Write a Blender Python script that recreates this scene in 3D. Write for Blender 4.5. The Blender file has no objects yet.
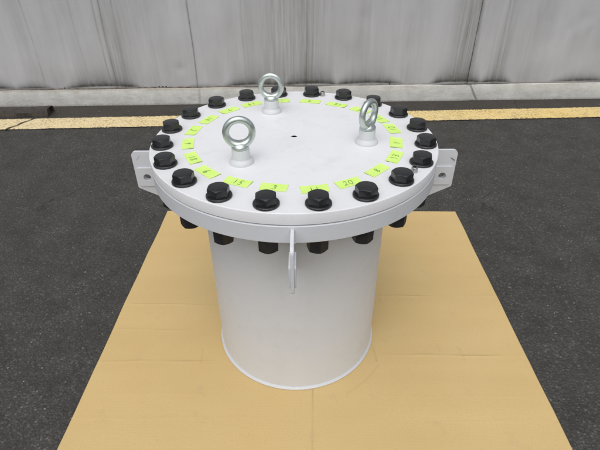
import bpy, bmesh, math, random
import numpy as np
from mathutils import Vector, Matrix, noise
random.seed(7)
rng = np.random.default_rng(7)
R_ = math.radians
PI = math.pi
scn = bpy.context.scene
COL = scn.collection

# ------------------------------------------------------------------ camera
CAM = dict(f=456.3, x=0.0235, y=-0.9399, z=1.0146, p=0.6039, yaw=-0.0126, roll=-0.0077)
cam = bpy.data.cameras.new('camera')
co = bpy.data.objects.new('camera', cam); COL.objects.link(co)
cam.sensor_width = 36.0
cam.lens = CAM['f'] / 600.0 * 36.0
cam.clip_start = 0.02; cam.clip_end = 500.0
p, yw, rl = CAM['p'], CAM['yaw'], CAM['roll']
Fv = Vector((math.sin(yw)*math.cos(p), math.cos(yw)*math.cos(p), -math.sin(p)))
Rv = Vector((math.cos(yw), -math.sin(yw), 0)); Uv = Rv.cross(Fv)
R2 = Rv*math.cos(rl) + Uv*math.sin(rl); U2 = -Rv*math.sin(rl) + Uv*math.cos(rl)
M = Matrix((R2, U2, -Fv)).transposed().to_4x4()
M.translation = Vector((CAM['x'], CAM['y'], CAM['z']))
co.matrix_world = M
scn.camera = co

# ------------------------------------------------------------------ light (overcast)
SUN_EL, SUN_AZ = R_(64), R_(190)          # azimuth measured clockwise from +Y
w = bpy.data.worlds.new('World'); scn.world = w; w.use_nodes = True
nt = w.node_tree; nt.nodes.clear()
sky = nt.nodes.new('ShaderNodeTexSky'); sky.sky_type = 'NISHITA'; sky.sun_disc = False
sky.sun_elevation = SUN_EL; sky.sun_rotation = SUN_AZ
sky.air_density = 1.0; sky.dust_density = 4.0; sky.ozone_density = 1.0
hs = nt.nodes.new('ShaderNodeHueSaturation'); hs.inputs['Saturation'].default_value = 0.42
bg = nt.nodes.new('ShaderNodeBackground'); bg.inputs['Strength'].default_value = 0.105
wo = nt.nodes.new('ShaderNodeOutputWorld')
nt.links.new(sky.outputs[0], hs.inputs['Color']); nt.links.new(hs.outputs[0], bg.inputs[0]); nt.links.new(bg.outputs[0], wo.inputs[0])
sl = bpy.data.lights.new('sun', 'SUN'); sl.energy = 1.3; sl.angle = R_(85); sl.color = (1.0, 0.985, 0.965)
so = bpy.data.objects.new('sun', sl); COL.objects.link(so)
sd = Vector((math.sin(SUN_AZ)*math.cos(SUN_EL), math.cos(SUN_AZ)*math.cos(SUN_EL), math.sin(SUN_EL)))
so.rotation_euler = sd.to_track_quat('Z', 'Y').to_euler(); so.location = sd*8
scn.view_settings.view_transform = 'Standard'; scn.view_settings.look = 'None'
scn.view_settings.gamma = 1.0; scn.view_settings.use_curve_mapping = False
scn.view_settings.exposure = 0.06

# ------------------------------------------------------------------ node helpers
class NT:
    def __init__(s, name):
        s.m = bpy.data.materials.new(name); s.m.use_nodes = True
        s.t = s.m.node_tree; s.b = s.t.nodes['Principled BSDF']
        s.tc = s.t.nodes.new('ShaderNodeTexCoord')
    def n(s, k, **kw):
        o = s.t.nodes.new(k)
        for a, v in kw.items():
            if a.startswith('i_'): o.inputs[a[2:].replace('_', ' ')].default_value = v
            else: setattr(o, a, v)
        return o
    def l(s, a, b): s.t.links.new(a, b)
    def obj(s): return s.tc.outputs['Object']
    def mapping(s, scale=(1, 1, 1), loc=(0, 0, 0), rot=(0, 0, 0)):
        m = s.n('ShaderNodeMapping'); m.inputs['Scale'].default_value = scale
        m.inputs['Location'].default_value = loc; m.inputs['Rotation'].default_value = rot
        s.l(s.obj(), m.inputs[0]); return m.outputs[0]
    def noise(s, vec, scale, detail=4, rough=.55, dist=0):
        o = s.n('ShaderNodeTexNoise'); o.inputs['Scale'].default_value = scale
        o.inputs['Detail'].default_value = detail; o.inputs['Roughness'].default_value = rough
        o.inputs['Distortion'].default_value = dist; s.l(vec, o.inputs['Vector']); return o.outputs['Fac']
    def voro(s, vec, scale, feat='F1', out='Distance', rand=1.0):
        o = s.n('ShaderNodeTexVoronoi', feature=feat); o.inputs['Scale'].default_value = scale
        o.inputs['Randomness'].default_value = rand; s.l(vec, o.inputs['Vector']); return o.outputs[out]
    def ramp(s, f, stops, mode='LINEAR'):
        o = s.n('ShaderNodeValToRGB'); cr = o.color_ramp; cr.interpolation = mode
        while len(cr.elements) > len(stops): cr.elements.remove(cr.elements[-1])
        while len(cr.elements) < len(stops): cr.elements.new(1)
        for e, (pos, c) in zip(cr.elements, stops):
            e.position = pos; e.color = (c, c, c, 1) if not hasattr(c, '__len__') else (*c, 1)
        s.l(f, o.inputs[0]); return o.outputs[0]
    def mix(s, fac, a, b, mode='MIX'):
        o = s.n('ShaderNodeMix', data_type='RGBA', blend_type=mode)
        for v, i in ((fac, 0), (a, 6), (b, 7)):
            if hasattr(v, 'is_output'): s.l(v, o.inputs[i])
            else: o.inputs[i].default_value = v if i == 0 else (*v, 1)
        return o.outputs[2]
    def math(s, op, a, b=0.0, clamp=False):
        o = s.n('ShaderNodeMath', operation=op, use_clamp=clamp)
        for v, i in ((a, 0), (b, 1)):
            if hasattr(v, 'is_output'): s.l(v, o.inputs[i])
            else: o.inputs[i].default_value = v
        return o.outputs[0]
    def attr(s, name):
        o = s.n('ShaderNodeAttribute'); o.attribute_name = name; return o.outputs['Fac']
    def bump(s, h, strength=.3, dist=.001, normal=None):
        o = s.n('ShaderNodeBump'); o.inputs['Strength'].default_value = strength; o.inputs['Distance'].default_value = dist
        s.l(h, o.inputs['Height'])
        if normal: s.l(normal, o.inputs['Normal'])
        return o.outputs[0]
    def out(s, color=None, rough=None, metal=None, normal=None, spec=None):
        for v, k in ((color, 'Base Color'), (rough, 'Roughness'), (metal, 'Metallic'), (normal, 'Normal'), (spec, 'Specular IOR Level')):
            if v is None: continue
            if hasattr(v, 'is_output'): s.l(v, s.b.inputs[k])
            else: s.b.inputs[k].default_value = (*v, 1) if hasattr(v, '__len__') else v
        return s.m

def white_paint(name, base=(.82, .83, .85), seed=0.0, dirt=.12):
    t = NT(name)
    v = t.mapping(loc=(seed, seed*2, seed))
    n1 = t.noise(v, 6, 5, .6); n2 = t.noise(v, 38, 4, .7)
    smudge = t.ramp(t.math('MULTIPLY', n1, n2), [(.27, 0), (.42, 1)])
    c = t.mix(t.math('MULTIPLY', smudge, dirt), base, (.50, .50, .47))
    spk = t.ramp(t.voro(v, 55), [(.0, 1), (.035, 0)])
    c = t.mix(t.math('MULTIPLY', spk, .5), c, (.30, .29, .26))
    fine = t.noise(v, 420, 3, .5)
    nn = t.bump(t.math('ADD', t.math('MULTIPLY', fine, .6), t.math('MULTIPLY', n2, .8)), .36, .0013)
    run = t.ramp(t.noise(t.mapping((9, 9, 1.2), loc=(seed, 0, 0)), 1, 3), [(.56, 0), (.70, .10)])
    c = t.mix(run, c, (.58, .57, .53))
    bv = t.n('ShaderNodeBevel', samples=4); bv.inputs['Radius'].default_value = .0008
    for nd in t.t.nodes:
        if nd.bl_idname == 'ShaderNodeBump': t.l(bv.outputs[0], nd.inputs['Normal'])
    rough = t.ramp(n2, [(.3, .36), (.7, .55)])
    return t.out(c, rough, 0.0, nn)

def m_bolt():
    t = NT('black_oxide_steel')
    oi = t.n('ShaderNodeObjectInfo'); ad = t.n('ShaderNodeVectorMath', operation='ADD')
    t.l(t.obj(), ad.inputs[0]); mu = t.math('MULTIPLY', oi.outputs['Random'], 7.0); t.l(mu, ad.inputs[1]); v = ad.outputs[0]
    n = t.noise(v, 90, 4, .6)
    c = t.ramp(n, [(.3, (.013, .0135, .015)), (.75, (.024, .0245, .027))])
    bv = t.n('ShaderNodeBevel', samples=6); bv.inputs['Radius'].default_value = .0009
    nn = t.bump(t.noise(v, 500, 3), .25, .0004, bv.outputs[0])
    rough = t.ramp(n, [(.3, .26), (.7, .40)])
    return t.out(c, rough, .0, nn, .55)

def m_zinc():
    t = NT('zinc_plated_steel')
    v = t.obj(); n = t.noise(v, 60, 4, .6)
    c = t.ramp(n, [(.3, (.50, .56, .53)), (.7, (.66, .71, .68))])
    rough = t.ramp(n, [(.3, .27), (.7, .42)])
    return t.out(c, rough, .88, t.bump(t.noise(v, 350, 3), .2, .0006))

def m_plain(name, c, rough=.5, metal=0.0, bump=0.0, var=.12, scale=80):
    t = NT(name); v = t.obj(); n = t.noise(v, scale, 4, .6)
    a = tuple(x*(1-var) for x in c); b = tuple(x*(1+var) for x in c)
    return t.out(t.ramp(n, [(.3, a), (.7, b)]), rough, metal, t.bump(t.noise(v, scale*4, 3), bump, .0006) if bump else None)

def m_asphalt():
    t = NT('asphalt'); v = t.obj()
    st = t.n('ShaderNodeTexVoronoi', feature='F1'); st.inputs['Scale'].default_value = 150; t.l(v, st.inputs['Vector'])
    sep = t.n('ShaderNodeSeparateColor'); t.l(st.outputs['Color'], sep.inputs[0])
    base = t.ramp(sep.outputs[0], [(0, (.052, .051, .046)), (.55, (.080, .078, .071)), (.93, (.106, .103, .092)), (1, (.16, .158, .145))])
    binder = t.ramp(st.outputs['Distance'], [(.28, 0), (.6, 1)])
    c = t.mix(t.math('MULTIPLY', binder, .65), base, (.040, .039, .036))
    s2 = t.n('ShaderNodeTexVoronoi', feature='F1'); s2.inputs['Scale'].default_value = 88; t.l(v, s2.inputs['Vector'])
    sp2 = t.n('ShaderNodeSeparateColor'); t.l(s2.outputs['Color'], sp2.inputs[0])
    light = t.math('MULTIPLY', t.ramp(sp2.outputs[1], [(.72, 0), (.9, 1)]), t.ramp(s2.outputs['Distance'], [(.08, 1), (.19, 0)]))
    c = t.mix(t.math('MULTIPLY', light, .6), c, (.19, .185, .17))
    s3 = t.n('ShaderNodeTexVoronoi', feature='F1'); s3.inputs['Scale'].default_value = 40; t.l(v, s3.inputs['Vector'])
    sp3 = t.n('ShaderNodeSeparateColor'); t.l(s3.outputs['Color'], sp3.inputs[0])
    l3 = t.math('MULTIPLY', t.ramp(sp3.outputs[2], [(.86, 0), (.93, 1)]), t.ramp(s3.outputs['Distance'], [(.05, 1), (.11, 0)]))
    c = t.mix(t.math('MULTIPLY', l3, .9), c, (.36, .35, .32))
    big = t.noise(v, 1.7, 5, .6, .5)
    c = t.mix(t.ramp(big, [(.40, 0), (.70, .35)]), c, (.062, .056, .049))
    mid = t.noise(v, 9, 4, .6)
    c = t.mix(1.0, c, t.ramp(mid, [(.3, .78), (.7, 1.18)]), 'MULTIPLY')
    # darker brown band near the kerb
    sy = t.n('ShaderNodeSeparateXYZ'); t.l(v, sy.inputs[0])
    kk = t.math('SUBTRACT', sy.outputs[1], t.math('MULTIPLY', sy.outputs[0], .04))
    band = t.ramp(t.math('MULTIPLY', kk, .4), [(.655, 0), (.70, .55), (.755, .75)])
    c = t.mix(t.math('MULTIPLY', band, t.ramp(t.noise(v, 5, 4), [(.3, .55), (.65, 1)])), c, (.060, .049, .039))
    # cracks
    ck = t.n('ShaderNodeTexVoronoi', feature='DISTANCE_TO_EDGE'); ck.inputs['Scale'].default_value = 1.15
    wv = t.n('ShaderNodeVectorMath', operation='ADD')
    nz = t.n('ShaderNodeTexNoise'); nz.inputs['Scale'].default_value = 6; nz.inputs['Detail'].default_value = 5; t.l(v, nz.inputs['Vector'])
    sc = t.n('ShaderNodeVectorMath', operation='SCALE'); sc.inputs['Scale'].default_value = .35; t.l(nz.outputs['Color'], sc.inputs[0])
    t.l(v, wv.inputs[0]); t.l(sc.outputs[0], wv.inputs[1]); t.l(wv.outputs[0], ck.inputs['Vector'])
    crack = t.math('MULTIPLY', t.ramp(ck.outputs['Distance'], [(.0, 1), (.008, 0)]), t.ramp(t.noise(v, 2.3, 2), [(.52, 0), (.6, 1)]))
    c = t.mix(t.math('MULTIPLY', crack, .45), c, (.008, .008, .008))
    h = t.math('SUBTRACT', t.math('MULTIPLY', binder, -1.0), t.math('MULTIPLY', crack, 2.0))
    h = t.math('ADD', h, t.math('MULTIPLY', t.noise(v, 320, 3), .6))
    nn = t.bump(h, .8, .0022)
    nn = t.bump(t.noise(v, 5, 4), .3, .006, nn)
    return t.out(c, .82, 0, nn, .35)

def m_yellow():
    t = NT('worn_yellow_road_paint'); v = t.obj()
    sx = t.n('ShaderNodeSeparateXYZ'); t.l(v, sx.inputs[0])
    f = t.ramp(t.math('ADD', t.math('MULTIPLY', sx.outputs[0], .25), .5), [(.1, 0), (.9, 1)])
    c = t.mix(f, (.82, .68, .40), (.84, .62, .22))
    c = t.mix(t.ramp(t.noise(v, 3, 4), [(.35, 0), (.7, .35)]), c, (.70, .60, .40))
    n = t.noise(v, 105, 3, .7); big = t.noise(v, 7, 3)
    spots = t.ramp(t.math('ADD', t.math('MULTIPLY', n, .8), t.math('MULTIPLY', big, .2)), [(.50, 0), (.60, 1)])
    s2 = t.ramp(t.noise(v, 26, 5, .7), [(.60, 0), (.66, .8)])
    c = t.mix(t.math('MULTIPLY', t.math('MAXIMUM', spots, s2), .78), c, (.34, .26, .13))
    # worn fringe at both long edges
    ed = t.math('ABSOLUTE', t.attr('edge'))
    fr = t.ramp(t.math('ADD', ed, t.math('MULTIPLY', t.math('SUBTRACT', n, .5), .5)), [(.90, 0), (.99, 1)])
    c = t.mix(fr, c, (.05, .045, .037))
    return t.out(c, .75, 0, t.bump(n, .6, .002))

def m_wall():
    t = NT('dirty_white_steel_sheet'); v = t.obj()
    vs = t.mapping((46, 1, 1.8)); vt = t.mapping((190, 1, 4.5)); vm = t.mapping((9, 1, 1.2))
    s1 = t.noise(vs, 1, 5, .65); s2 = t.noise(vt, 1, 4, .7); s3 = t.noise(vm, 1, 4, .6)
    base = t.mix(t.ramp(s3, [(.35, 0), (.7, 1)]), (.58, .585, .605), (.47, .475, .485))
    base = t.mix(t.ramp(t.noise(v, 2.2, 5, .6), [(.38, 0), (.7, .5)]), base, (.60, .605, .625))
    st = t.math('ADD', t.math('MULTIPLY', s1, .7), t.math('MULTIPLY', s2, .3))
    fine = t.ramp(st, [(.36, 0), (.66, 1)])
    # faint streaks everywhere, strong where the 'streak' attribute says
    a = t.attr('streak')
    k = t.math('MULTIPLY', fine, t.math('ADD', .03, t.math('MULTIPLY', a, .66)), True)
    c = t.mix(k, base, (.15, .15, .12))
    ln = t.attr('line')
    c = t.mix(t.math('MULTIPLY', ln, t.ramp(t.noise(t.mapping((3, 1, 12)), 1, 3), [(.3, .35), (.6, 1)]), True), c, (.10, .097, .08))
    g = t.attr('darkening')
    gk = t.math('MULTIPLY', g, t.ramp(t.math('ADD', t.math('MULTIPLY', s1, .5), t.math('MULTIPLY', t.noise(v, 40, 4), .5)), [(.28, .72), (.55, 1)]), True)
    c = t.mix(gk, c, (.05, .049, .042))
    rust = t.attr('rust')
    c = t.mix(t.math('MULTIPLY', rust, t.ramp(t.noise(t.mapping((30, 1, 60)), 1, 4), [(.42, 0), (.6, 1)])), c, (.20, .12, .06))
    spk = t.math('MULTIPLY', t.ramp(t.voro(v, 38), [(0, 1), (.05, 0)]), t.ramp(t.noise(v, 12, 2), [(.55, 0), (.65, .6)]))
    c = t.mix(spk, c, (.15, .14, .11))
    return t.out(c, t.ramp(s3, [(.3, .42), (.7, .6)]), 0, t.bump(t.noise(v, 9, 4), .30, .006))

def m_kerb():
    t = NT('weathered_pale_concrete'); v = t.obj()
    n = t.noise(v, 14, 5, .65); f = t.noise(v, 90, 4, .7); st = t.noise(t.mapping((8, 1, 40)), 1, 5, .7)
    c = t.ramp(n, [(.3, (.56, .56, .52)), (.55, (.67, .67, .635)), (.75, (.75, .745, .71))])
    c = t.mix(t.ramp(st, [(.52, 0), (.74, .45)]), c, (.36, .33, .27))
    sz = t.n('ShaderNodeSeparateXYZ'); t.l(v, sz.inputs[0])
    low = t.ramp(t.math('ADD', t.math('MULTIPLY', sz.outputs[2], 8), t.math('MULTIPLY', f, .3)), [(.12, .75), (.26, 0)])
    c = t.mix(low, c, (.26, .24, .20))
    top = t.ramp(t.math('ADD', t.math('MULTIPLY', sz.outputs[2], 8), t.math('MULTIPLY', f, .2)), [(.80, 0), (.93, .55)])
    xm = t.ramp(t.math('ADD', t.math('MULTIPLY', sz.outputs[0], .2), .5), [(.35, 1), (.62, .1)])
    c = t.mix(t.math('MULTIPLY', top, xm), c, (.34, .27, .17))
    for xc, sl_, am in ((1.13, -.6, .75), (-.645, .1, .35), (2.9, .2, .6), (-2.4, -.2, .6)):
        d = t.math('ABSOLUTE', t.math('SUBTRACT', t.math('SUBTRACT', sz.outputs[0], xc), t.math('MULTIPLY', sz.outputs[2], sl_)))
        d = t.math('ADD', d, t.math('MULTIPLY', t.math('SUBTRACT', f, .5), .01))
        c = t.mix(t.ramp(d, [(.004, am), (.011, 0)]), c, (.20, .195, .175))
    pits = t.ramp(t.voro(v, 60), [(0, 1), (.09, 0)])
    c = t.mix(t.math('MULTIPLY', pits, .5), c, (.10, .09, .07))
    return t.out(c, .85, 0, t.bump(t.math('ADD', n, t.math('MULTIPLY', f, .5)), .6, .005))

def m_card():
    t = NT('brown_cardboard'); v = t.obj()
    n = t.noise(t.mapping((2.5, 9, 1)), 1, 4, .5); f = t.noise(v, 220, 3, .6); b = t.noise(v, 3, 4, .6)
    c = t.ramp(n, [(.3, (.62, .445, .198)), (.7, (.655, .475, .215))])
    c = t.mix(t.ramp(b, [(.35, 0), (.7, .45)]), c, (.675, .52, .262))
    fl = t.n('ShaderNodeTexWave', wave_type='BANDS', bands_direction='Y', wave_profile='SIN')
    fl.inputs['Scale'].default_value = 42; fl.inputs['Distortion'].default_value = .25; fl.inputs['Detail'].default_value = 2
    t.l(v, fl.inputs['Vector'])
    c = t.mix(t.math('MULTIPLY', fl.outputs['Fac'], .035), c, (.47, .33, .15))
    c = t.mix(t.math('MULTIPLY', t.ramp(f, [(.5, 0), (.75, 1)]), .25), c, (.44, .31, .15))
    cr = t.attr('crease')
    c = t.mix(t.math('MULTIPLY', cr, .38), c, (.36, .24, .11))
    sl_ = t.attr('slit')
    c = t.mix(t.math('MULTIPLY', sl_, .9), c, (.14, .09, .04))
    sm = t.math('MULTIPLY', t.ramp(t.noise(v, 11, 5, .7), [(.60, 0), (.72, .4)]), 1)
    c = t.mix(sm, c, (.50, .37, .20))
    return t.out(c, .78, 0, t.bump(t.math('ADD', t.math('MULTIPLY', fl.outputs['Fac'], .10), t.math('MULTIPLY', f, .25)), .30, .0012), .25)

def m_sticker():
    t = NT('fluorescent_yellow_green_paper'); v = t.obj(); n = t.noise(v, 60, 3)
    return t.out(t.ramp(n, [(.3, (.66, .95, .20)), (.7, (.74, .98, .27))]), .6, 0, t.bump(n, .2, .001), .3)

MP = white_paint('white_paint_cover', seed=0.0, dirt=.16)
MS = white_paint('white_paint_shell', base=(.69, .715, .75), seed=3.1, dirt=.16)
MB_ = m_bolt(); MZ = m_zinc(); MA = m_asphalt(); MY = m_yellow(); MW = m_wall(); MK = m_kerb(); MC = m_card(); MST = m_sticker()
MINK = m_plain('green_ink', (.13, .33, .06), .6)
MWELD = white_paint('white_paint_weld', base=(.74, .76, .79), seed=5.0, dirt=.1)
MBOSS = white_paint('white_paint_boss', base=(.66, .68, .69), seed=7.0, dirt=.2)
MGASK = m_plain('dark_gasket', (.03, .03, .03), .7)
MDARK = m_plain('dark_bore', (.01, .01, .01), .6)
MRUB = m_plain('dirty_black_rubber', (.052, .043, .035), .75, 0, .8, .5, 40)
MSTEEL = m_plain('bright_steel', (.42, .41, .40), .3, .9, .2)
MPOST = m_plain('galvanised_post', (.30, .30, .30), .5, .5)
MGRIT = m_plain('grit_stone', (.20, .19, .17), .8, 0, .5, .5, 30)
MGRIME = m_plain('dark_smudge', (.04, .05, .03), .7)

# ------------------------------------------------------------------ mesh helpers
def finish(name, bm, mats, parent=None, ang=28, smooth=True):
    bmesh.ops.recalc_face_normals(bm, faces=bm.faces)
    if smooth:
        for f in bm.faces: f.smooth = True
        for e in bm.edges:
            if len(e.link_faces) == 2 and e.calc_face_angle() > R_(ang): e.smooth = False
    me = bpy.data.meshes.new(name); bm.to_mesh(me); bm.free()
    for m in (mats if isinstance(mats, (list, tuple)) else [mats]): me.materials.append(m)
    o = bpy.data.objects.new(name, me); COL.objects.link(o)
    if parent: o.parent = parent
    return o

def lathe(bm, prof, seg=96, cx=0, cy=0, z0=0, closed_ends=True, mat=0):
    rings = []
    for r, z in prof:
        if r < 1e-6: rings.append([bm.verts.new((cx, cy, z+z0))])
        else: rings.append([bm.verts.new((cx+r*math.cos(2*PI*i/seg), cy+r*math.sin(2*PI*i/seg), z+z0)) for i in range(seg)])
    for a, b in zip(rings, rings[1:]):
        for i in range(seg):
            j = (i+1) % seg
            if len(a) == 1 and len(b) == 1: continue
            if len(a) == 1: f = bm.faces.new((a[0], b[i], b[j]))
            elif len(b) == 1: f = bm.faces.new((a[i], a[j], b[0]))
            else: f = bm.faces.new((a[i], a[j], b[j], b[i]))
            f.material_index = mat

def hexbody(bm, af, H, z0=0, rot=0, flip=False, seg=72, double=False, inner=None):
    a = af/2; rt = a*.96; tn = math.tan(R_(30)); s = -1 if flip else 1
    hr = []; ths = []
    for i in range(seg):
        th = 2*PI*i/seg; loc = (th + PI/6) % (PI/3) - PI/6
        hr.append(a/math.cos(loc)); ths.append(th + rot + PI/6*0)
    def ring(rs, zs): return [bm.verts.new((r*math.cos(t), r*math.sin(t), z0+s*z)) for r, z, t in zip(rs, zs, ths)]
    rings = []
    if double: rings.append(ring([rt]*seg, [0]*seg)); rings.append(ring(hr, [max(0, (h-rt)*tn) for h in hr]))
    else: rings.append(ring(hr, [0]*seg))
    rings.append(ring(hr, [H-max(0, (h-rt)*tn) for h in hr]))
    rings.append(ring([rt]*seg, [H]*seg))
    rings.append(ring([rt*.93]*seg, [H+.0003]*seg))
    for q, r_ in zip(rings, rings[1:]):
        for i in range(seg):
            j = (i+1) % seg; bm.faces.new((q[i], q[j], r_[j], r_[i]))
    bm.faces.new(rings[-1]); bm.faces.new(rings[0])

def prism(bm, pts, axis_u, axis_v, n, t0, t1, origin=Vector((0, 0, 0)), holes=None, mat=0):
    """extrude polygon pts (u,v) between offsets t0,t1 along n; a circular hole (u,v,r) gets cut"""
    U, V, N = Vector(axis_u), Vector(axis_v), Vector(n)
    P = lambda u, v, t: origin + U*u + V*v + N*t
    f_edges = []
    layers = []
    for t in (t0, t1):
        vs = [bm.verts.new(P(u, v, t)) for u, v in pts]
        hv = []
        if holes:
            hu, hvv, hr = holes
            hv = [bm.verts.new(P(hu+hr*math.cos(2*PI*i/24), hvv+hr*math.sin(2*PI*i/24), t)) for i in range(24)]
        layers.append((vs, hv))
        es = [bm.edges.new((vs[i], vs[(i+1) % len(vs)])) for i in range(len(vs))]
        if hv: es += [bm.edges.new((hv[i], hv[(i+1) % 24])) for i in range(24)]
        r = bmesh.ops.triangle_fill(bm, use_beauty=True, use_dissolve=False, edges=es)
    for k in (0, 1):
        A, B = layers[0][k], layers[1][k]
        for i in range(len(A)):
            j = (i+1) % len(A); bm.faces.new((A[i], A[j], B[j], B[i]))

def empty(name, loc=(0, 0, 0), rz=0, parent=None):
    o = bpy.data.objects.new(name, None); COL.objects.link(o)
    o.empty_display_size = .05; o.location = loc; o.rotation_euler = (0, 0, rz)
    if parent: o.parent = parent
    return o
def tag(o, label=None, cat=None, group=None, kind=None):
    for k, v in (('label', label), ('category', cat), ('group', group), ('kind', kind)):
        if v: o[k] = v
    return o

# ------------------------------------------------------------------ ground
bm = bmesh.new()
bmesh.ops.create_grid(bm, x_segments=8, y_segments=8, size=120)
g = finish('ground', bm, MA); tag(g, kind='structure')

# yellow line : lower edge y=1.553+.049x, width about .165
bm = bmesh.new(); lay = bm.verts.layers.float.new('edge')
x0, x1, n = -9.0, 9.0, 360
rows = []
for i in range(n+1):
    x = x0 + (x1-x0)*i/n
    yb = 1.555 + .0475*x; wd = .165 + .004*noise.noise(Vector((x*3, 0, 0)))
    rw = []
    for j in range(7):
        t = j/6; vv = bm.verts.new((x, yb + wd*t + .003*noise.noise(Vector((x*9, t*2, 4))), .004)); vv[lay] = abs(2*t-1); rw.append(vv)
    rows.append(rw)
for a, b in zip(rows, rows[1:]):
    xm = a[0].co.x
    for j in range(6): bm.faces.new((a[j], b[j], b[j+1], a[j+1]))
tag(finish('road_marking', bm, MY), kind='structure')
# crack through the paint at the left
bm = bmesh.new()
pts = [(-1.665, 1.46), (-1.655, 1.50), (-1.632, 1.53), (-1.622, 1.57), (-1.594, 1.61), (-1.580, 1.66)]
L = []
for i, (x, y) in enumerate(pts):
    wq = .004 + .003*(i % 2); L.append((bm.verts.new((x-wq, y, .008)), bm.verts.new((x+wq, y, .008))))
for a, b in zip(L, L[1:]): bm.faces.new((a[0], a[1], b[1], b[0]))
tag(finish('road_crack', bm, m_plain('crack_tar', (.05, .04, .028), .9), smooth=False), kind='structure')

# ------------------------------------------------------------------ wall on a low concrete kerb
WA = math.atan(.0313); WO = (0, 1.907, 0)
HK = .103
def kerb():
    bm = bmesh.new(); lay = None
    n = 900; xs = [-9 + 18*i/n for i in range(n+1)]
    prof = [(.000, -.02), (.000, .02), (-.001, .05), (.001, .09), (.004, HK-.002), (.008, HK), (.15, HK), (.15, -.02)]
    rows = []
    for x in xs:
        rw = []
        j1 = min(abs(x+.67), abs(x-1.10), abs(x-2.9), abs(x+2.4))
        dj = .006*max(0, 1-j1/.012)
        for k, (y, z) in enumerate(prof):
            q = noise.noise(Vector((x*5, z*20, 1.3)))*.0035 + noise.noise(Vector((x*22, z*60, 7)))*.0016
            if k >= 6: q = 0
            rw.append(bm.verts.new((x, y + q + dj*(k < 6), z + (q*.6 if 3 < k < 6 else 0))))
        rows.append(rw)
    for a, b in zip(rows, rows[1:]):
        for k in range(len(prof)-1): bm.faces.new((a[k], b[k], b[k+1], a[k+1]))
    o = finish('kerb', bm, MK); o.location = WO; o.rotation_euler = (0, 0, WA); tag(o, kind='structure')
kerb()

wall = empty('wall', WO, WA)
tag(wall, 'long wall of dirty white steel sheets streaked with dirt behind the drum', 'wall')
SEAM0, PW = -.646, 1.692
G = lambda x, c, s: np.exp(-((x-c)/s)**2)
def px(u, v=45):   # rough photo column -> wall x, used only to note down where the dirt is
    return (u-292)/ (165.0 + (80-v)*.14) * 1.0
def streakf(x, z):
    s = 0.85*G(x, -1.10, .085)*(0.6+.4*G(z, .2, .3)) + .35*G(x, -1.62, .05) + .25*G(x, -1.36, .06) + .30*G(x, -.90, .05)
    s = s + .22*G(x, -.33, .05) + .75*G(x, -.13, .10) + .85*G(x, .02, .055) + .45*G(x, .12, .05) + .18*G(x, .40, .12)
    s = s + .25*G(x, .68, .06) + .95*G(x, 1.0, .085) + .75*G(x, 1.22, .05)*(.55+.6*G(z, .15, .22)) + .3*G(x, 1.4, .05) + .2*G(x, 1.85, .08)
    s = s + .6*G(x, -2.5, .1) + .7*G(x, 2.6, .12) + .5*G(x, 3.6, .1) + .6*G(x, -3.6, .12)
    return np.clip(s, 0, 1)
LINES = [(-1.58, .0035, .45, .05), (-1.145, .0035, .75, 0), (-1.18, .003, .5, .1), (-1.075, .003, .35, .1), (-1.31, .0025, .3, .2),
         (-.646, .0035, .75, 0), (1.046, .005, .85, 0), (1.012, .004, .45, 0), (.97, .003, .35, 0), (1.21, .003, .5, 0), (1.235, .003, .4, .1),
         (-.10, .004, .4, 0), (.035, .004, .45, 0), (-.04, .003, .3, 0), (.07, .003, .35, 0), (-.34, .003, .25, .1), (2.738, .004, .6, 0), (-2.338, .004, .6, 0)]
def linef(x, z):
    s = 0*x
    for c, sg, a, zz in LINES: s = s + a*G(x + .004*np.sin(z*9+c*7), c, sg*1.25)*(z > zz)*.72
    return np.clip(s, 0, 1)
ARCS = [(-1.66, .16, .055), (-1.23, .27, .100), (-.62, .16, .03), (-.28, .24, .085), (.06, .20, .11), (.42, .26, .085), (.98, .19, .11), (1.22, .13, .075), (1.78, .26, .06),
        (-1.95, .25, .07), (2.3, .2, .08), (2.9, .3, .1), (-2.6, .3, .09)]
def archeight(x):
    h = .012 + 0*x
    for c, wd, a in ARCS: h = np.maximum(h, a*np.clip(1-((x-c)/wd)**2, 0, 1)**1.0)
    return h
def vnoise(x, z, sx, sz, sd=0):
    return np.array([noise.noise(Vector((a*sx+sd, b*sz, sd))) for a, b in zip(x, z)])
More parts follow.
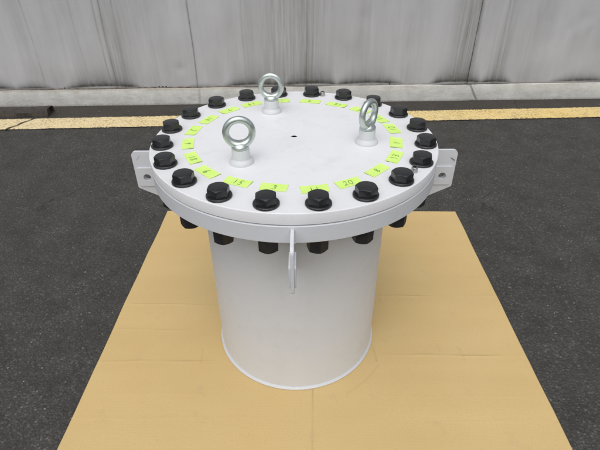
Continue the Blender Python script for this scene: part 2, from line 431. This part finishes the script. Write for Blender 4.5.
def panel(xa, xb, k):
    dense = xa > -2.5 and xb < 2.9
    nx = int((xb-xa)/(.004 if dense else .02))
    xs = np.linspace(xa, xb, nx+1)
    zs = np.concatenate([np.linspace(HK-.001, .26, 24), np.linspace(.28, .8, 18), np.linspace(.9, 2.2, 8)])
    X, Z = np.meshgrid(xs, zs); sh = X.shape; x = X.ravel(); z = Z.ravel()
    h = archeight(x); zz = z-HK
    y = .014 - .0015*(k % 2) + .0045*vnoise(x, z, 1.3, 1.1) + .0026*vnoise(x, z, 4, 3, 5) + .0006*vnoise(x, z, 11, 7, 8)
    y = y - .009*(h/.1)*np.exp(-(zz/.05)**2)                       # bellied foot between the fixings
    for dc, dz, rr, am in ((1.66, .47, .035, .0045), (1.72, .44, .02, -.004), (1.60, .42, .025, .004), (.38, .50, .04, .003), (.30, .36, .05, -.003), (-1.45, .33, .09, .004), (-1.50, .27, .16, -.006), (-.74, .22, .03, .004), (-.78, .40, .10, -.005), (.30, .28, .12, .006), (1.45, .22, .12, -.006), (.66, .33, .08, .004), (-.45, .35, .12, .005), (1.75, .30, .12, .006)):
        y = y + am*np.exp(-((x-dc)**2+(z-dz)**2)/rr**2)
    zo = z - .004*np.clip(1-zz/.03, 0, 1)*vnoise(x, 0*z, 2.2, 1, 9) + .003*np.clip(1-zz/.03, 0, 1)
    y = y - .006*G(x, xa, .012)*(1 if k % 2 else 0)                # lapped edge
    verts = np.stack([x, y, zo], 1)
    H_, W_ = sh
    idx = np.arange(H_*W_).reshape(sh)
    faces = np.stack([idx[:-1, :-1], idx[:-1, 1:], idx[1:, 1:], idx[1:, :-1]], -1).reshape(-1, 4)
    me = bpy.data.meshes.new('wall_panel'); me.from_pydata(verts.tolist(), [], faces.tolist()); me.update()
    zl = .004 + .16*h                                               # arched darkening above the sheet foot, a lighter lip below it
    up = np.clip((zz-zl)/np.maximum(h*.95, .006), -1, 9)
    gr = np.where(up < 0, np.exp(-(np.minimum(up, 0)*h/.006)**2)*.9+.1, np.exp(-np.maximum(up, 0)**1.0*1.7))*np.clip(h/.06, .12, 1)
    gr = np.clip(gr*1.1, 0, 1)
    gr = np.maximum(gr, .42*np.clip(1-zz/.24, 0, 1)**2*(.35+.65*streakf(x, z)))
    ru = np.clip(1-zz/.012, 0, 1)*np.clip(.75-x*.45, .05, 1)
    for nm, a in (('streak', streakf(x, z)), ('line', linef(x, z)), ('darkening', gr), ('rust', ru)):
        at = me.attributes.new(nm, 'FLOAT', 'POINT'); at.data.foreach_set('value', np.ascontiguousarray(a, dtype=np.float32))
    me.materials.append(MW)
    for f in me.polygons: f.use_smooth = True
    o = bpy.data.objects.new('wall_panel', me); COL.objects.link(o); o.parent = wall
    sm = o.modifiers.new('thickness', 'SOLIDIFY'); sm.thickness = .0012; sm.offset = 1.0
    return o
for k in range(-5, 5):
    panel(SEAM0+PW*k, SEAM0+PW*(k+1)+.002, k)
# backing posts, rail and fixings
for k in range(-5, 6):
    bm = bmesh.new(); bmesh.ops.create_cube(bm, size=1)
    bmesh.ops.scale(bm, vec=(.06, .06, 2.09), verts=bm.verts); bmesh.ops.translate(bm, vec=(SEAM0+PW*k, .07, HK+1.045), verts=bm.verts)
    finish('post', bm, MPOST, wall)
bm = bmesh.new(); bmesh.ops.create_cube(bm, size=1)
bmesh.ops.scale(bm, vec=(17.0, .05, .05), verts=bm.verts); bmesh.ops.translate(bm, vec=(0, .075, 2.24), verts=bm.verts)
finish('top_rail', bm, MPOST, wall)
for x in (-.885, -.862, -.842, .56, 1.27, -1.47):
    bm = bmesh.new(); lathe(bm, [(0, .004), (.003, .0035), (.0042, .001), (.0042, 0)], 12)
    bmesh.ops.rotate(bm, cent=(0, 0, 0), matrix=Matrix.Rotation(R_(90), 3, 'X'), verts=bm.verts)
    bmesh.ops.translate(bm, vec=(x, .0095, HK+.010), verts=bm.verts)
    finish('screw', bm, MDARK, wall)

# black strip lying at the foot of the kerb, far left
def strip():
    bm = bmesh.new(); n = 120; xa, xb = -2.6, -1.515
    prof = [(0, .0), (.002, .028), (.007, .038), (.02, .042), (.075, .038), (.085, .028), (.088, .0)]
    rows = []
    for i in range(n+1):
        x = xa+(xb-xa)*i/n; rw = []
        for y, z in prof:
            q = noise.noise(Vector((x*7, y*30, z*30)))*.003
            rw.append(bm.verts.new((x + (-y*.35 if i == n else 0), 1.742 + .045*x + y*1.15 + q, max(0.001, z + q*.7) if z > 0 else .0008)))
        rows.append(rw)
    for a, b in zip(rows, rows[1:]):
        for k in range(len(prof)-1): bm.faces.new((a[k], b[k], b[k+1], a[k+1]))
    bm.faces.new(rows[0]); bm.faces.new(rows[-1])
    o = finish('rubber_strip', bm, MRUB)
    tag(o, 'low black rubber strip lying on the asphalt between yellow line and kerb', 'strip')
strip()

# ------------------------------------------------------------------ cardboard sheet
def board():
    X0, X1, Y0, Y1 = .045-.585, .045+.585, -.66, .6213
    nx, ny = 390, 430
    xs = np.linspace(X0, X1, nx+1); ys = np.linspace(Y0, Y1, ny+1)
    X, Y = np.meshgrid(xs, ys); x = X.ravel(); y = Y.ravel()
    tz = .0045
    r = np.hypot(x, y)
    away = np.clip((r-.23)/.12, 0, 1)
    und = .0022*vnoise(x, y, 1.2, 7, 2) + .0007*vnoise(x, y, 3, 16, 4)
    z = tz + np.maximum(und, -.0006)*away*1.2
    cre = 0*x
    def hcrease(yc, xa, xb, wob, am, ph):
        nonlocal z, cre
        yy = yc + wob*np.sin(x*7+ph) + .0015*np.sin(x*31+ph*2)
        m = np.exp(-((y-yy)/.0032)**2)*(x > xa)*(x < xb)*np.clip(.45+.9*vnoise(x, y*0, 9, 1, ph), 0, 1)
        z = z + .0042*m*am*away; cre = np.maximum(cre, .8*np.exp(-((y-yy+.004)/.0022)**2)*(x > xa)*(x < xb)*am*np.clip(.3+.8*vnoise(x, y*0, 9, 1, ph), 0, 1))
    hcrease(-.105, .2, .62, .003, .9, 1.1); hcrease(.13, .2, .62, .004, .8, 2.3); hcrease(.085, -.52, -.2, .003, .6, .3)
    hcrease(-.135, -.53, -.2, .003, .7, 4.0); hcrease(-.02, -.53, -.24, .002, .35, 5.1); hcrease(-.235, -.5, .6, .003, .12, 3.1)
    hcrease(.33, -.5, .6, .003, .12, 6.1); hcrease(.22, .22, .6, .003, .12, 7.1); hcrease(-.30, -.53, .6, .003, .12, 8.3)
    def vcrease(xc, ya, yb, am):
        nonlocal z, cre
        m = np.exp(-((x-xc-.004*np.sin(y*40))/.0022)**2)*(y > ya)*(y < yb); z = z - .0022*m*am; cre = np.maximum(cre, m*am*.7)
    vcrease(.215, -.125, -.065, .8); vcrease(.455, -.12, -.07, .6); vcrease(-.262, -.14, -.08, .5); vcrease(.262, .1, .15, .5); vcrease(.40, -.09, -.06, .4)
    # scuffed arc next to the drum, where it was turned on the sheet
    an = np.arctan2(y, x)
    cre = np.maximum(cre, .45*np.exp(-((r-.262)/.0022)**2)*(an > -1.05)*(an < -.55))
    sl_ = .8*np.exp(-((x-.043-.003*(y+.4)*2)/.0013)**2)*(y < -.205)*np.clip(.55+.5*vnoise(x*0, y, 1, 12, 3), .3, 1)
    z = z - .0015*sl_
    edge = np.maximum(np.abs(x-.045)/.585, np.abs(y+.02)/.642)
    z = z + .004*np.clip((edge-.93)/.07, 0, 1)**2*np.clip(.4+vnoise(x, y, 2.1, 2.1, 8), 0, 1)
    x = x + .0016*vnoise(0*x, y, 1, 5, 3)*np.clip((np.abs(x-.045)/.585-.95)/.05, 0, 1)
    y = y + .0016*vnoise(x, 0*y, 5, 1, 6)*np.clip((np.abs(y+.02)/.642-.95)/.05, 0, 1)
    top = np.stack([x, y, z], 1)
    idx = np.arange((nx+1)*(ny+1)).reshape(ny+1, nx+1)
    faces = np.stack([idx[:-1, :-1], idx[:-1, 1:], idx[1:, 1:], idx[1:, :-1]], -1).reshape(-1, 4).tolist()
    loop = list(idx[0, :]) + list(idx[1:, -1]) + list(idx[-1, -2::-1]) + list(idx[-2:0:-1, 0])
    base = len(top); low = top[loop].copy(); low[:, 2] = .0006
    vv = np.concatenate([top, low]).tolist(); m = len(loop)
    for i in range(m):
        j = (i+1) % m; faces.append([int(loop[i]), base+i, base+j, int(loop[j])])
    faces.append([base+i for i in range(m)][::-1])
    me = bpy.data.meshes.new('cardboard_sheet'); me.from_pydata(vv, [], faces); me.update()
    for nm, a in (('crease', cre), ('slit', sl_)):
        a2 = np.concatenate([a, np.zeros(m)]).astype(np.float32)
        at = me.attributes.new(nm, 'FLOAT', 'POINT'); at.data.foreach_set('value', a2)
    me.materials.append(MC)
    for f in me.polygons: f.use_smooth = len(f.vertices) == 4 and f.index < nx*ny
    o = bpy.data.objects.new('cardboard_sheet', me); COL.objects.link(o); o.rotation_euler = (0, 0, -.0052)
    tag(o, 'large flat sheet of brown cardboard laid on the asphalt under the drum', 'cardboard')
board()
ZB = .0047

# ------------------------------------------------------------------ the flanged drum
drum = empty('flanged_drum', (0, 0, ZB))
tag(drum, 'white painted steel drum with a round cover bolted down by black hex bolts', 'drum')
RF, RS, RBC = .310, .2148, .2835
ZT = .6021 - ZB; ZG = ZT - .0236; ZF = ZT - .0612     # local heights: cover top, joint, flange underside
PH0 = R_(-8.55)
# shell with base plate
bm = bmesh.new()
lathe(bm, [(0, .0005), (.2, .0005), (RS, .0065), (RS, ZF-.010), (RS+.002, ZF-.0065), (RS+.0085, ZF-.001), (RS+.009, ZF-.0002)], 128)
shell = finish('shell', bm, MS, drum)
bm = bmesh.new()
lathe(bm, [(RS-.004, .0), (RS+.0040, .0), (RS+.0054, .0010), (RS+.0056, .0028), (RS+.0044, .0042), (RS+.0018, .0056), (RS+.0004, .0076), (RS-.004, .0076)], 128)
finish('base_ring', bm, white_paint('white_paint_scuffed_foot', base=(.63, .65, .67), seed=9.0, dirt=.3), shell)
# lower flange
bm = bmesh.new()
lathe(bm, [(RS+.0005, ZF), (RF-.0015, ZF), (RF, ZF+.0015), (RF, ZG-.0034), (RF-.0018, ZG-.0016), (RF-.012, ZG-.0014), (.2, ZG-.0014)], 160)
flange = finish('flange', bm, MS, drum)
bm = bmesh.new(); lathe(bm, [(.20, ZG-.0013), (RF-.006, ZG-.0013), (RF-.006, ZG+.0001), (.20, ZG+.0001)], 96)
finish('gasket', bm, MGASK, drum)
# cover with a small centre bore
bm = bmesh.new()
lathe(bm, [(RF-.014, ZG+.0002), (RF-.0012, ZG+.0002), (RF, ZG+.0014), (RF, ZT-.0018), (RF-.0005, ZT-.0007), (RF-.0018, ZT),
           (.25, ZT), (.18, ZT), (.1, ZT), (.0082, ZT), (.0072, ZT-.0012), (.0072, ZT-.014), (0, ZT-.016)], 160)
for v_ in bm.verts:
    if math.hypot(v_.co.x, v_.co.y) < .008: v_.co.y += .0095       # the bore sits a little off centre
for f_ in bm.faces:
    if f_.calc_center_median().xy.length < .02 and f_.calc_center_median().z < ZT-.001: f_.material_index = 1  # bore walls coloured black for the shade inside
cover = finish('cover', bm, [MP, MDARK], drum)
tag(cover, 'round white cover plate')
bm = bmesh.new(); lathe(bm, [(0, ZT-.0105), (.0063, ZT-.0100)], 20)
bmesh.ops.translate(bm, vec=(0, .0095, 0), verts=bm.verts)
finish('bore_shade_disc', bm, MDARK, cover)  # black disc added down the bore, standing in for its shade

# lifting lugs: radial plates with pads and a hole, four round the flange
def lug_mesh(parent, ang):
    U = Vector((math.cos(ang), math.sin(ang), 0)); V = Vector((0, 0, 1)); N = Vector((-math.sin(ang), math.cos(ang), 0))
    bm = bmesh.new(); zt = ZG-.008
    out = []
    def arc(cx, cz, r, a0, a1, n=7): return [(cx+r*math.cos(a0+(a1-a0)*i/n), cz+r*math.sin(a0+(a1-a0)*i/n)) for i in range(n+1)]
    re = .3685; zb = .4735-ZB
    pts = [(RF-.001, zt)] + arc(re-.011, zt-.011, .011, PI/2, 0) + arc(re-.006, zb+.008, .006, 0, -PI/3, 4) + \
          [(.318, .452-ZB), (RS-.001, .410-ZB), (RS-.001, ZF-.0005), (RF-.001, ZF-.0005)]
    prism(bm, pts, U, V, N, -.003, .003, holes=(.3415, .506-ZB, .0095))
    lg = finish('lifting_lug', bm, MS, parent, 40)
    for s, nm in ((-1, 'pad'), (1, 'pad')):
        bm = bmesh.new()
        u0, u1, z0, z1 = .3165, .3625, .4835-ZB, .5305-ZB; r = .004
        pp = arc(u1-r, z1-r, r, PI/2, 0, 4) + arc(u1-r, z0+r, r, 0, -PI/2, 4) + arc(u0+r, z0+r, r, -PI/2, -PI, 4) + arc(u0+r, z1-r, r, PI, PI/2, 4)
        prism(bm, pp, U, V, N, s*.0031, s*.0062, holes=(.3415, .506-ZB, .0088))
        finish('pad', bm, MS, lg, 40)
    # fillet weld where the plate meets the flange
    bm = bmesh.new()
    for s in (-1, 1):
        n = 26; rows = []
        for i in range(n+1):
            z = ZF + .001 + (zt-ZF-.001)*i/n; ww = .0036 + .0002*math.sin(i*1.1+s)
            rows.append([bm.verts.new(U*(RF-.0012) + N*s*(.0026+ww) + V*z), bm.verts.new(U*(RF+ww*.45) + N*s*(.0026+ww*.5) + V*z), bm.verts.new(U*(RF+ww) + N*s*.0028 + V*z)])
        for a, b in zip(rows, rows[1:]):
            for k in (0, 1): bm.faces.new((a[k], a[k+1], b[k+1], b[k]))
    finish('weld', bm, MWELD, lg)
    return lg
for a in (-90, 0, 90, 180): 
    l_ = lug_mesh(flange, R_(a+.45))
# little marks on two of the lugs
def mark(parent, loc, pts, wd=.0012):
    bm = bmesh.new()
    L = []
    for i, (x, z) in enumerate(pts):
        L.append((bm.verts.new((x, 0, z-wd)), bm.verts.new((x, 0, z+wd))))
    for a, b in zip(L, L[1:]): bm.faces.new((a[0], b[0], b[1], a[1]))
    o = finish('scuff_mark', bm, MGRIME, parent, smooth=False); o.location = loc; return o
mark(flange, (.3600, -.0019, .548-ZB), [(-.006, .004), (-.002, .0015), (.001, -.0015), (.004, -.002)], .0009)
mark(flange, (-.355, -.0078, .556-ZB), [(-.003, -.006), (.000, -.001), (.003, .001), (.006, .007)], .0004)

# bolts : head + washer above, washer + nut + rod end below
AF = .0352
def bolt_assembly(i, first):
    a = PH0 - i*R_(18)
    x, y = RBC*math.cos(a), RBC*math.sin(a)
    jit = BROT[i]
    if first is None:
        bm = bmesh.new(); hexbody(bm, AF, .0152, .0047, rot=0)
        h = finish('hex_bolt', bm, MB_, drum, 20)
        bm = bmesh.new(); lathe(bm, [(.012, .0), (.0226, .0), (.0233, .0008), (.0233, .0036), (.0222, .0048), (.012, .0048)], 48)
        wv = finish('washer', bm, MB_, h)
        bm = bmesh.new(); lathe(bm, [(.012, -.0001), (.0222, -.0001), (.0222, -.0042), (.012, -.0042)], 48)
        w2 = finish('washer', bm, MB_, h); w2.location.z = ZF-ZT
        bm = bmesh.new(); hexbody(bm, AF, .0285, 0, flip=True, double=True)
        nu = finish('nut', bm, MB_, h, 20); nu.location.z = ZF-ZT-.0043; nu.rotation_euler.z = .4
        bm = bmesh.new(); lathe(bm, [(.0118, ZF-ZT-.028), (.0118, ZF-ZT-.0335), (.0106, ZF-ZT-.035), (0, ZF-ZT-.035)], 32)
        finish('bolt_end', bm, MB_, h)
    else:
        h = first.copy(); COL.objects.link(h); h.parent = drum
        for ch in first.children:
            c = ch.copy(); COL.objects.link(c); c.parent = h
            if c.name.startswith('nut'): c.rotation_euler.z = random.uniform(0, 1.05)
            if c.name.startswith('washer'): c.location.x = random.uniform(-.0004, .0004); c.location.y = random.uniform(-.0004, .0004)
    h.location = (x, y, ZT+.0001); h.rotation_euler = (0, 0, jit)
    return h
# corner of the head that faces the viewer, degrees from straight towards -Y
BR = [8, -10, 12, 14, 2, 4, -4, -2, -14, 10, 18, 6, -8, 15, -20, 9, 20, -6, 14, -12]
BROT = [R_(-90 + b + 30) for b in BR]
first = None
for i in range(20):
    b = bolt_assembly(i, first)
    if first is None: first = b

# eye bolts in painted bosses
def eye(ang, r, ringrot):
    x, y = r*math.cos(R_(ang)), r*math.sin(R_(ang))
    e = empty('eye_bolt', (x, y, ZT), 0, drum)
    bm = bmesh.new()
    lathe(bm, [(.0245, .0), (.0246, .0022), (.0236, .0050), (.0212, .0078), (.0186, .0094), (.0176, .0108), (.0174, .0300), (.0168, .0312), (0, .0312)], 64)
    finish('boss', bm, MBOSS, e)
    # forged eye: collar blending into a torus
    bm = bmesh.new()
    lathe(bm, [(0, .0314), (.0158, .0314), (.0172, .0322), (.0174, .0350), (.0162, .0378), (.0142, .0400), (.0118, .0425), (0, .0440)], 48)
    Rm, rt, zc = .0253, .0068, .0638
    nu_, nv = 64, 20
    gr = []
    for i in range(nu_):
        th = 2*PI*i/nu_
        low = max(0, -math.sin(th))**3
        rr = rt*(1 + .22*low); yy = 1 + .35*low
        gr.append([bm.verts.new(((Rm + rr*math.cos(2*PI*j/nv))*math.cos(th), rr*yy*math.sin(2*PI*j/nv), zc + (Rm + rr*math.cos(2*PI*j/nv))*math.sin(th))) for j in range(nv)])
    for i in range(nu_):
        for j in range(nv):
            bm.faces.new((gr[i][j], gr[(i+1) % nu_][j], gr[(i+1) % nu_][(j+1) % nv], gr[i][(j+1) % nv]))
    rg = finish('ring', bm, MZ, e, 45); rg.rotation_euler.z = R_(ringrot)
    return e
tag(eye(-130.0, .1590, 10), 'zinc lifting eye nearest the viewer')
tag(eye(110.5, .166, -3), 'zinc lifting eye at the back of the cover')
tag(eye(-10.5, .159, 52), 'zinc lifting eye turned nearly edge-on')

# jacking screws
for ang, r in ((75.2, .2805), (-35.3, .2845)):
    x, y = r*math.cos(R_(ang)), r*math.sin(R_(ang))
    bm = bmesh.new()
    lathe(bm, [(.0062, -.001), (.0062, .0098), (.0054, .0112), (.0036, .0112), (.0034, .0070), (0, .0068)], 24)
    for f in bm.faces:
        c = f.calc_center_median()
        if c.z > .0066 and math.hypot(c.x, c.y) < .0037: f.material_index = 1
    s_ = finish('set_screw', bm, [MSTEEL, MDARK], drum); s_.location = (x, y, ZT)

# numbered stickers ------------------------------------------------
STROKES = {
 '0': [[(.5, 1), (.15, .8), (.05, .45), (.25, .05), (.6, 0), (.9, .3), (.92, .7), (.7, .97), (.5, 1)]],
 '1': [[(.35, 1), (.5, .5), (.55, 0)]],
 '2': [[(.1, .8), (.35, 1), (.75, .92), (.8, .65), (.45, .3), (.05, .02), (.45, .08), (.95, 0)]],
 '3': [[(.1, .9), (.5, 1), (.85, .85), (.75, .6), (.4, .52), (.8, .42), (.85, .15), (.5, 0), (.1, .1)]],
 '4': [[(.35, 1), (.1, .4), (.95, .4)], [(.75, .95), (.65, 0)]],
 '5': [[(.9, 1), (.3, .98), (.2, .55), (.65, .6), (.85, .3), (.55, 0), (.1, .08)]],
 '6': [[(.75, 1), (.3, .65), (.1, .25), (.35, 0), (.75, .1), (.8, .38), (.5, .5), (.15, .32)]],
 '7': [[(.1, .7), (.15, .98), (.85, .95), (.6, .5), (.45, 0)]],
 '8': [[(.75, .85), (.45, 1), (.2, .8), (.5, .52), (.85, .25), (.5, 0), (.15, .22), (.5, .52), (.78, .78), (.75, .85)]],
 '9': [[(.8, .75), (.5, 1), (.2, .78), (.35, .52), (.75, .62), (.82, .85), (.7, .3), (.55, 0)]],
}
NUMS = ['1', '13', '8', '20', '11', '3', '15', '6', '18', '9', '2', '14', '7', '19', '12', '4', '16', '5', '17', '10']
STK_R = [.2225, .2285, .2265, .231, .232, .2245, .2265, .231, .228, .230, .233, .231, .234, .237, .236, .231, .228, .229, .228, .2275]
STK_DA = [0.2, .7, .4, -.6, .8, .2, .3, -.3, -.3, -.6, -.6, .1, -.1, 1.2, .6, -1.1, -1.2, -.5, .3, 2.0]
for i, num in enumerate(NUMS):
    a = PH0 - i*R_(18) + R_(STK_DA[i]); r = STK_R[i]
    th = a + PI/2 + R_(random.uniform(-3, 3))        # text baseline runs tangentially, read from outside
    sw, shh = .0515 + random.uniform(-.002, .002), .0262 + random.uniform(-.0012, .0008)
    bm = bmesh.new(); nx = 12
    curl = random.uniform(.0004, .0022)
    rows = []
    for q in range(nx+1):
        u = q/nx*2-1; col = []
        for v in (-1, 0, 1):
            lift = .0007 + curl*max(0, abs(u)-.75)*4*(.5+.5*v)
            col.append(bm.verts.new((u*sw/2 + .0006*v*random.uniform(0, 1), v*shh/2, lift)))
        rows.append(col)
    for p_, q_ in zip(rows, rows[1:]):
        for k in (0, 1): bm.faces.new((p_[k], q_[k], q_[k+1], p_[k+1]))
    edge_loop = [c_[0] for c_ in rows] + [rows[-1][1], rows[-1][2]] + [c_[2] for c_ in rows[-2::-1]] + [rows[0][1]]
    dn = [bm.verts.new((v_.co.x, v_.co.y, v_.co.z-.0003)) for v_ in edge_loop]
    for k in range(len(dn)):
        j = (k+1) % len(dn); bm.faces.new((edge_loop[k], edge_loop[j], dn[j], dn[k]))
    s_ = finish('number_sticker', bm, MST, cover, 60)
    s_.location = (r*math.cos(a), r*math.sin(a), ZT); s_.rotation_euler = (0, 0, th)
    tag(s_, 'yellow-green sticker with the handwritten number ' + num)
    bm = bmesh.new(); hh, ww = .0140, .0078; tot = len(num)
    x0_ = -(tot*ww + (tot-1)*.0030)/2 + random.uniform(-.003, .002)
    for c, d in enumerate(num):
        ox = x0_ + c*(ww+.0030)
        for si, st in enumerate(STROKES[d]):
            P = [Vector((ox + (u+.22*(v-.5))*ww, (v-.5)*hh - .0005 + .0006*random.uniform(-1, 1))) for u, v in st]
            sm = []                                   # Catmull-Rom so the pen strokes are round
            for k in range(len(P)-1):
                p0, p1, p2, p3 = P[max(0, k-1)], P[k], P[k+1], P[min(len(P)-1, k+2)]
                for t in (0, .25, .5, .75): sm.append(.5*((2*p1)+(p2-p0)*t+(2*p0-5*p1+4*p2-p3)*t*t+(3*p1-p0-3*p2+p3)*t**3))
            sm.append(P[-1]); L = []
            for k, q in enumerate(sm):
                d_ = (sm[min(k+1, len(sm)-1)] - sm[max(k-1, 0)]); d_ = d_.normalized() if d_.length else Vector((1, 0))
                nn = Vector((-d_.y, d_.x))*(.00054 + .00012*math.sin(k*.7+i)); z_ = .00125 + .00002*si
                L.append((bm.verts.new((q.x-nn.x, q.y-nn.y, z_)), bm.verts.new((q.x+nn.x, q.y+nn.y, z_))))
            for p_, q_ in zip(L, L[1:]): bm.faces.new((p_[0], q_[0], q_[1], p_[1]))
    finish('handwritten_number', bm, MINK, s_, smooth=False)
# tiny dark smudge beside sticker 13
bm = bmesh.new(); lathe(bm, [(0, .0012), (.0012, .0010), (.0019, .0002)], 10)
o = finish('paint_fleck', bm, MGRIME, cover); o.location = (.1905, -.1195, ZT); o.scale = (1.5, .8, 1); o.rotation_euler.z = -.6

# ------------------------------------------------------------------ loose grit on the asphalt
bm = bmesh.new()
ico = bmesh.new(); bmesh.ops.create_icosphere(ico, subdivisions=1, radius=1)
iv = [v.co.copy() for v in ico.verts]; iff = [[v.index for v in f.verts] for f in ico.faces]; ico.free()
cnt = 0
while cnt < 1300:
    x, y = random.uniform(-2.2, 2.2), random.uniform(-1.0, 1.86)
    if -.56 < x < .65 and -.68 < y < .64: continue
    s = .0009 + .0022*random.random()**3
    if y > 1.75: s *= 1.5
    M3 = Matrix.Rotation(random.uniform(0, 6.28), 3, 'Z')
    q = [1+random.uniform(-.3, .3) for _ in range(3)]
    vs = [bm.verts.new(M3 @ Vector((c.x*s*q[0], c.y*s*q[1], c.z*s*.6*q[2])) + Vector((x, y, s*.45))) for c in iv]
    for f in iff: bm.faces.new([vs[k] for k in f])
    cnt += 1
tag(finish('grit', bm, MGRIT, smooth=False), 'fine loose grit scattered over the dark asphalt', 'grit', kind='stuff')
